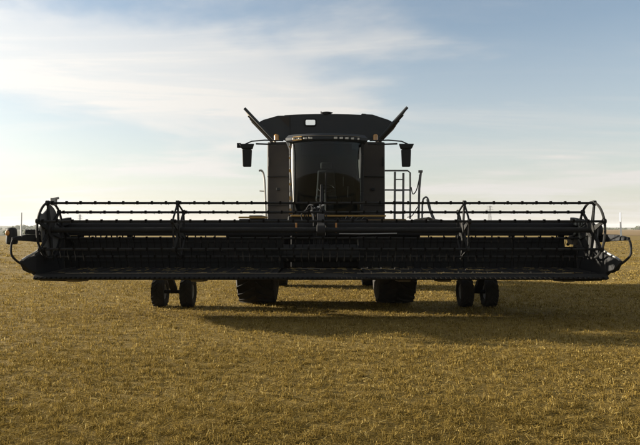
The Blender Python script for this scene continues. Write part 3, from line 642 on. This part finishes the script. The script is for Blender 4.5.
# ------------------------------------------------------------------ draper header
HX = 0.02
def build_header():
    D = thing('draper_header', 'wide black grain header with long tined reel carried across the front of the harvester', 'harvester header', (HX, 13.5, 0.7))
    X = lambda x: HX + x
    W = 5.92
    # main frame
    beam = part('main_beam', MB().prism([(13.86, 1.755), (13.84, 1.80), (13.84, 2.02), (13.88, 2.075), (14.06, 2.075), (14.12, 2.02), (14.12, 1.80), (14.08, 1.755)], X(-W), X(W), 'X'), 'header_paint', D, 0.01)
    part('lower_beam', MB().box(X(-W), X(W), 13.90, 14.08, 0.84, 0.99), 'header_paint', D, 0.015)
    for x in (-5.6, -4.45, -3.3, -2.15, -0.95, 0.95, 2.15, 3.3, 4.45, 5.6):
        part('frame_upright', MB().box(X(x)-0.05, X(x)+0.05, 13.92, 14.06, 0.985, 1.76), 'header_paint', D, 0.008)
    for sx, k in ((-1, 0), (1, 1)):
        xs_ = np.linspace(1.0, 5.6, 5)
        for a, b in zip(xs_[:-1], xs_[1:]):
            x0, x1 = sorted((X(sx*a), X(sx*b))); x0 += 0.006; x1 -= 0.006
            pnl = part('back_panel', MB().box(x0, x1, 13.885, 13.905, 1.0, 1.69), 'header_sheet', D, 0.004)
            for z in (1.16, 1.40, 1.62):
                part('panel_rib', MB().box(x0+0.03, x1-0.03, 13.868, 13.886, z-0.018, z+0.018), 'header_sheet', pnl, 0.006)
    # left end of the back sheet is closed, right end is left partly open
    part('back_panel', MB().box(X(-W), X(-5.61), 13.885, 13.905, 1.0, 1.752), 'header_sheet', D, 0.004)
    part('back_panel', MB().box(X(5.61), X(W), 13.885, 13.905, 1.0, 1.50), 'header_sheet', D, 0.004)
    part('drive_pulley', MB().lathe([(-0.03, 0.11), (0.03, 0.11), (0.03, 0.02), (-0.03, 0.02)], (X(5.76), 13.75, 1.66), 20, 'Y').beam((X(5.62), 13.8, 1.72), (X(5.9), 13.8, 1.56), 0.05, 0.04), 'worn_steel', D)
    clips = MB()
    for x in np.concatenate([np.arange(-5.5, -4.2, 0.13), np.arange(-3.1, -2.4, 0.21), np.arange(2.5, 5.5, 0.37)]):
        x = X(x + random.uniform(-0.02, 0.02)); clips.box(x-0.014, x+0.014, 13.91, 13.93, 1.69, 1.77)
    clips.box(X(-2.15), X(-0.98), 13.91, 13.93, 1.69, 1.77).box(X(0.98), X(2.3), 13.91, 13.93, 1.69, 1.77)
    part('panel_clips', clips, 'header_sheet', D, kind='stuff')
    # feed opening in the middle
    op = MB().box(X(-1.0), X(-0.86), 13.86, 14.10, 1.0, 1.752).box(X(0.86), X(1.0), 13.86, 14.10, 1.0, 1.752)
    part('feed_opening', op, 'header_sheet', D, 0.01)
    drum = MB().cyl((X(-0.84), 13.6, 1.36), (X(0.84), 13.6, 1.36), 0.20, 20)
    for k in range(10):
        a = k*2.4; x = X(-0.75 + k*0.165)
        drum.cyl((x, 13.6+0.18*math.cos(a), 1.36+0.18*math.sin(a)), (x, 13.6+0.33*math.cos(a), 1.36+0.33*math.sin(a)), 0.012, 6)
    part('feed_drum', drum, 'reel_paint', D)
    # belts
    for s in (-1, 1):
        a, b = sorted((X(s*0.92), X(s*5.80)))
        belt = part('draper_belt', MB().hexa([(a, 12.56, 0.955), (b, 12.56, 0.955), (b, 13.84, 0.985), (a, 13.84, 0.985), (a, 12.56, 0.985), (b, 12.56, 0.985), (b, 13.84, 1.015), (a, 13.84, 1.015)]), 'belt_rubber', D)
        src = None
        for k in range(16):
            x = X(s*(1.07 + k*0.305))
            if src is None:
                src = part('belt_slat', MB().hexa([(x-0.018, 12.58, 0.986), (x+0.018, 12.58, 0.986), (x+0.018, 13.82, 1.015), (x-0.018, 13.82, 1.015), (x-0.010, 12.58, 1.012), (x+0.010, 12.58, 1.012), (x+0.010, 13.82, 1.041), (x-0.010, 13.82, 1.041)]), 'rubber', belt, at=(x, 13.2, 1.0))
            else: share(src, belt, (x, 13.2, 1.0))
    fb = part('feed_belt', MB().box(X(-0.9), X(0.9), 12.58, 13.86, 0.93, 0.965), 'belt_rubber', D)
    for k in range(5): part('belt_cleat', MB().box(X(-0.86), X(0.86), 12.75+k*0.24, 12.78+k*0.24, 0.966, 0.99), 'rubber', fb)
    # cutterbar with guards
    cb = part('cutterbar', MB().prism([(12.34, 0.885), (12.42, 0.855), (12.60, 0.865), (12.60, 0.945), (12.46, 0.985), (12.36, 0.93)], X(-W), X(W), 'X'), 'reel_paint', D, 0.006)
    kg = MB()
    for x in np.arange(-5.85, 5.86, 0.0762*1.33):
        x = X(x); kg.add([(x-0.018, 12.36, 0.885), (x+0.018, 12.36, 0.885), (x+0.018, 12.36, 0.925), (x-0.018, 12.36, 0.925), (x, 12.23, 0.90)], [(0, 1, 2, 3), (1, 0, 4), (2, 1, 4), (3, 2, 4), (0, 3, 4)])
    part('knife_guards', kg, 'tine_black', cb, kind='stuff')
    part('knife_strip', MB().box(X(-5.3), X(-0.62), 12.445, 12.475, 0.988, 0.998).box(X(0.75), X(5.2), 12.445, 12.475, 0.988, 0.998), 'worn_steel', cb)
    part('belly_pan', MB().hexa([(X(-W), 12.60, 0.86), (X(W), 12.60, 0.86), (X(W), 13.9, 0.845), (X(-W), 13.9, 0.845), (X(-W), 12.60, 0.88), (X(W), 12.60, 0.88), (X(W), 13.9, 0.865), (X(-W), 13.9, 0.865)]), 'header_sheet', D)
    for x in (-5.2, -2.6, 1.75, 2.6, 5.2):
        part('skid_shoe', MB().prism([(12.50, 0.865), (12.62, 0.80), (13.1, 0.775), (13.25, 0.86)], X(x)-0.13, X(x)+0.13, 'X'), 'worn_steel', D, 0.01)
    # ends
    for s in (-1, 1):
        prof = [(12.30, 1.06), (12.55, 0.93), (12.9, 0.835), (13.85, 0.72), (14.12, 0.75), (14.14, 2.04), (13.45, 2.085), (13.20, 1.98), (13.12, 1.60), (12.62, 1.40), (12.32, 1.30)]
        a, b = sorted((X(s*5.93), X(s*6.01)))
        sh = part('end_shield', MB().prism(prof, a, b, 'X'), 'header_paint', D, 0.02)
        # pointed divider nose
        nb = [(X(s*5.90), 12.46, 1.00), (X(s*6.06), 12.46, 0.99), (X(s*6.07), 12.52, 1.36), (X(s*5.92), 12.52, 1.36)]
        mid = [(X(s*5.93), 12.20, 1.08), (X(s*6.06), 12.20, 1.07), (X(s*6.07), 12.22, 1.31), (X(s*5.95), 12.22, 1.31)]
        tip = [(X(s*6.00), 12.02, 1.23), (X(s*6.04), 12.02, 1.23), (X(s*6.04), 12.02, 1.27), (X(s*6.00), 12.02, 1.27)]
        nm = MB().add(nb + mid + tip, [(0, 1, 2, 3), (8, 9, 10, 11)] + [(o+i, o+(i+1) % 4, o+4+(i+1) % 4, o+4+i) for o in (0, 4) for i in range(4)])
        part('divider_nose', nm, 'header_paint', sh, 0.012)
        part('lit_wear_strip', MB().tube([(X(s*6.0), 12.06, 1.285), (X(s*6.01), 12.24, 1.33), (X(s*5.995), 12.62, 1.42), (X(s*5.97), 13.05, 1.60)], 0.024, 8), 'steel', sh)  # worn metal edge, its sunlit highlight put into the bright steel colour
        part('foot_plate', MB().prism([(12.75, 0.86), (12.9, 0.80), (13.9, 0.70), (13.9, 0.76)], *sorted((X(s*5.6), X(s*6.03))), 'X'), 'header_sheet', sh)
        # arm carrying the divider rod
        arm = MB().beam((X(s*5.98), 13.25, 1.70), (X(s*6.06), 12.30, 1.73), 0.10, 0.20, h2=0.13, w2=0.08).beam((X(s*6.06), 12.30, 1.73), (X(s*6.10), 11.88, 1.715), 0.08, 0.13, h2=0.06, w2=0.06)
        if s < 0: arm.box(X(-6.10), X(-6.0), 12.35, 12.65, 1.80, 1.90).box(X(-6.06), X(-6.0), 12.8, 13.0, 1.78, 1.93).cyl((X(-6.05), 12.3, 1.87), (X(-6.02), 12.9, 1.87), 0.025, 8)
        sa = part('side_arm', arm, 'header_paint', D, 0.015)
        part('divider_rod', MB().tube(arc([(X(s*6.10), 11.90, 1.72), (X(s*6.12), 11.86, 1.60), (X(s*6.12), 11.86, 1.42), (X(s*6.08), 11.94, 1.30), (X(s*6.03), 12.14, 1.18), (X(s*6.0), 12.45, 1.02)], 5), 0.022, 8), 'reel_paint', D)
        part('marker_pole', MB().tube([(X(s*6.06), 12.12, 1.75), (X(s*6.05), 12.12, 2.24)], 0.018, 8, radii=[0.02, 0.013]), 'white_paint', D, label='thin white upright marker pole')
        if s < 0:
            lh = part('lamp_housing', MB().hexa([(X(-6.29), 11.92, 1.60), (X(-6.10), 11.90, 1.60), (X(-6.08), 12.10, 1.60), (X(-6.26), 12.10, 1.60), (X(-6.28), 11.93, 1.94), (X(-6.12), 11.91, 1.94), (X(-6.10), 12.08, 1.94), (X(-6.24), 12.08, 1.94)]), 'black_plastic', sa, 0.05)
            part('lamp_lens', MB().ball((X(-6.225), 11.91, 1.83), 0.045, 0.025, 0.055), 'amber_reflector', lh)
    # reflectors on the main beam
    for x in (-0.57, 0.35):
        part('reflector', MB().box(X(x)-0.022, X(x)+0.022, 13.826, 13.838, 1.82, 2.05), 'amber_reflector', D, 0.003, label='upright amber reflector strip')
    # slim light strip and cable clips on the beam right of the middle
    part('cable_run', MB().tube([(X(0.42), 13.82, 1.80), (X(0.9), 13.82, 1.795), (X(1.3), 13.82, 1.80), (X(1.75), 13.82, 1.81)], 0.014, 6), 'grey_paint', D)
    # gauge wheels
    for x in (-3.93, -3.25, 3.53, 4.12):
        s = -1 if x < 0 else 1
        wheel('gauge_wheel', D, (X(x), 14.72, 0.375), 0.375, 0.30, 0.19, 18, 0.02, label=None)
    for x0, x1 in ((-3.93, -3.25), (3.53, 4.12)):
        xm = (x0+x1)/2
        part('wheel_bracket', MB().cyl((X(x0)+0.1, 14.72, 0.375), (X(x1)-0.1, 14.72, 0.375), 0.045, 10).beam((X(xm), 14.1, 0.92), (X(xm), 14.72, 0.40), 0.14, 0.12).beam((X(xm), 14.10, 1.45), (X(xm), 14.5, 0.60), 0.06, 0.06), 'header_paint', D, 0.01)
    # reel
    rc = (12.76, 1.885); rr = 0.585
    reel = part('reel', MB().cyl((X(-5.72), rc[0], rc[1]), (X(5.72), rc[0], rc[1]), 0.055, 16), 'reel_paint', D)
    angs = [R(78 + 60*k) for k in range(6)]
    for k, a in enumerate(angs):
        y, z = rc[0] + rr*math.cos(math.pi - a)*-1*-1, rc[1] + rr*math.sin(a)
        y = rc[0] - rr*math.cos(a)       # angle measured from the front, so small angles lie towards the camera
        bat = part('reel_bat', MB().cyl((X(-5.74), y, z), (X(5.74), y, z), 0.026, 10), 'reel_paint', reel)
        tm = MB()
        hi = math.sin(a) > 0.3
        for i, x in enumerate(np.arange(-5.66, 5.67, 0.15)):
            x = X(x) + random.uniform(-0.006, 0.006)
            if hi: d = Vector((random.uniform(-0.01, 0.01), 0.25, random.uniform(-0.03, 0.0)))
            else: d = Vector((random.uniform(-0.012, 0.012), 0.10, -0.24))
            p = Vector((x, y, z))
            tm.tube([p + Vector((0, -0.03, 0)), p + d*0.55, p + d + Vector((0, -0.02, 0))], 0.006, 4)
            if i % 2 == 0: tm.box(x-0.018, x+0.018, y-0.03, y+0.03, z-0.03, z+0.040)
        part('tine_row', tm, 'tine_black', bat, kind='stuff')
    def spider(x, solid):
        m = MB()
        ring = [(x, rc[0] + (rr+0.01)*math.cos(t), rc[1] + (rr+0.01)*math.sin(t)) for t in np.linspace(0, 2*math.pi, 40, endpoint=False)]
        if solid: m.tube(ring, 0.026, 6, closed=True)
        m.lathe([(-0.035, 0.16), (0.035, 0.16), (0.035, 0.06), (-0.035, 0.06)], (x, rc[0], rc[1]), 20, 'X')
        for a in angs:
            e = (x, rc[0] - rr*math.cos(a), rc[1] + rr*math.sin(a))
            m.beam((x, rc[0] - 0.12*math.cos(a), rc[1] + 0.12*math.sin(a)), e, 0.03, 0.11, h2=0.05, up=(0, -math.sin(a), -math.cos(a)) )
            m.lathe([(-0.03, 0.055), (0.03, 0.055), (0.03, 0.02), (-0.03, 0.02)], e, 12, 'X')
            if not solid:
                b = a + R(60); m.beam(e, (x, rc[0] - rr*math.cos(b), rc[1] + rr*math.sin(b)), 0.02, 0.035, up=(1, 0, 0))
        return m
    for x in (-5.76, -3.02, 3.02, 5.76):
        sp = part('reel_spider', spider(X(x), abs(x) > 5), 'reel_paint', reel)
    # cam plate covering half of the left end
    cp = [(rc[0] + 0.55*math.cos(t), rc[1] + 0.55*math.sin(t)) for t in np.linspace(R(-88), R(80), 16)] + [(rc[0]-0.06, rc[1]+0.42), (rc[0]-0.22, rc[1]+0.34), (rc[0]-0.40, rc[1]+0.36), (rc[0]-0.40, rc[1]+0.26), (rc[0]-0.30, rc[1]+0.10), (rc[0]-0.26, rc[1]-0.2)]
    part('cam_plate', MB().prism(cp, X(-5.83), X(-5.80), 'X'), 'rail_paint', reel, 0.004)
    cp2 = [(rc[0] + 0.40*math.cos(t), rc[1] + 0.40*math.sin(t)) for t in np.linspace(R(-110), R(-10), 10)] + [(rc[0]+0.1, rc[1]+0.1), (rc[0]-0.16, rc[1]+0.05)]
    part('cam_plate', MB().prism(cp2, X(5.80), X(5.83), 'X'), 'rail_paint', reel, 0.004)
    part('sensor_bracket', MB().box(X(-5.84), X(-5.72), 12.92, 13.02, 2.42, 2.58).cyl((X(-5.78), 12.95, 2.56), (X(-5.66), 12.95, 2.58), 0.03, 8), 'grey_paint', reel, 0.01)
    # arms that carry the reel
    for x in (-5.86, 0.0, 5.86):
        wdt = 0.10 if x else 0.16
        m = MB().beam((X(x), 14.0, 2.10), (X(x), 13.45, 2.20 if not x else 2.05), wdt, 0.16).beam((X(x), 13.45, 2.20 if not x else 2.05), (X(x), 12.70, 1.90), wdt, 0.14)
        m.cyl((X(x)-0.09, 12.76, 1.885), (X(x)+0.09, 12.76, 1.885), 0.12, 14)
        ra = part('reel_arm', m, 'header_paint', D, 0.012)
        o = 0.12 if x <= 0 else -0.12
        part('lift_cylinder', MB().cyl((X(x)+o, 13.95, 1.55), (X(x)+o, 13.3, 1.95), 0.035, 10).cyl((X(x)+o, 13.3, 1.95), (X(x)+o, 13.05, 2.02), 0.02, 8), 'reel_paint', ra)
    # centre post with hoses
    cpst = MB().beam((X(0.02), 14.02, 2.08), (X(0.02), 13.98, 2.95), 0.11, 0.12, h2=0.06, w2=0.06).box(X(-0.10), X(0.16), 13.80, 13.88, 1.50, 1.82).box(X(-0.14), X(0.02), 13.78, 13.86, 1.28, 1.42)
    post = part('centre_post', cpst, 'header_paint', D, 0.01)
    rnd = random.Random(4)
    for k in range(11):
        x0 = rnd.uniform(-0.42, 0.1); x1 = rnd.uniform(-0.2, 0.22)
        pth = arc([(X(x0), 13.98, 2.06), (X(x0 - 0.05), 13.9, 2.22 + rnd.uniform(0, 0.16)), (X((x0+x1)/2), 13.82, 2.28 + rnd.uniform(0, 0.2)), (X(x1), 13.78, 2.1), (X(x1), 13.80, 1.7 - rnd.uniform(0, 0.35))], 6)
        part('hose', MB().tube(pth, 0.012 + 0.004*rnd.random(), 6), 'black_plastic', post)
        if k % 2 == 0:
            c = pth[len(pth)//2]; part('hose_fitting', MB().cyl(c + Vector((-0.025, 0, 0)), c + Vector((0.03, 0, 0.01)), 0.018, 8), 'steel', post)
    for k in range(6):
        x = X(0.3 + k*0.13); part('hose', MB().tube(arc([(x, 13.98, 2.07), (x+0.04, 13.95, 2.15+rnd.uniform(0, 0.06)), (x+0.10, 13.95, 2.16), (x+0.16, 13.98, 2.07)], 5), 0.013, 6), 'black_plastic', post)
    # hoses lying over the right end of the feeder
    part('hose_bundle', MB().tube(arc([(X(2.1), 14.0, 2.08), (X(2.3), 13.98, 2.13), (X(2.5), 13.98, 2.15), (X(2.7), 14.0, 2.11), (X(2.95), 14.0, 2.08)], 5), 0.03, 8).tube(arc([(X(2.35), 13.95, 2.08), (X(2.5), 13.93, 2.17), (X(2.65), 13.95, 2.08)], 5), 0.022, 8), 'worn_steel', D)
    return D
build_header()
def loose_straw():
    m = MB(); r = random.Random(21)
    def piece(x, y, z):
        a = r.uniform(0, math.pi); l = r.uniform(0.05, 0.2); d = Vector((math.cos(a), math.sin(a)*0.35, r.uniform(-0.1, 0.12)))*l*0.5; c = Vector((HX + x, y, z))
        m.beam(c - d, c + d, 0.006, 0.004)
    for k in range(150): piece(r.choice((r.uniform(1.2, 5.2), r.uniform(-5.4, 5.6))), r.uniform(12.44, 12.56), r.uniform(0.99, 1.01))
    for k in range(160): piece(r.uniform(-5.5, 5.5), r.uniform(12.6, 13.7), r.uniform(1.02, 1.05))
    for k in range(40): piece(r.uniform(-5.5, 5.5), r.uniform(13.88, 14.06), 2.085)
    me = m.mesh('loose_straw'); me.materials.append(MATS['straw_bits']); o = bpy.data.objects.new('loose_straw', me); col.objects.link(o)
    o['kind'] = 'stuff'; o['label'] = 'loose straw left lying along the header floor and knife'; o['category'] = 'straw'
loose_straw()

# ------------------------------------------------------------------ haze
def haze():
    m = MB().box(-5200, 5200, -600, 5700, -1.6, 45)
    mat, nt, out = nodes_of('haze_air'); N = nt.nodes
    v = N.new('ShaderNodeVolumePrincipled'); v.inputs['Color'].default_value = (0.92, 0.94, 1.0, 1); v.inputs['Density'].default_value = 0.00007; v.inputs['Anisotropy'].default_value = 0.1
    nt.links.new(v.outputs[0], out.inputs['Volume']); MATS['haze_air'] = mat
    o = part('haze', m, 'haze_air', None); o['kind'] = 'stuff'; o['label'] = 'thin pale haze over the far fields'; o['category'] = 'haze'
haze()
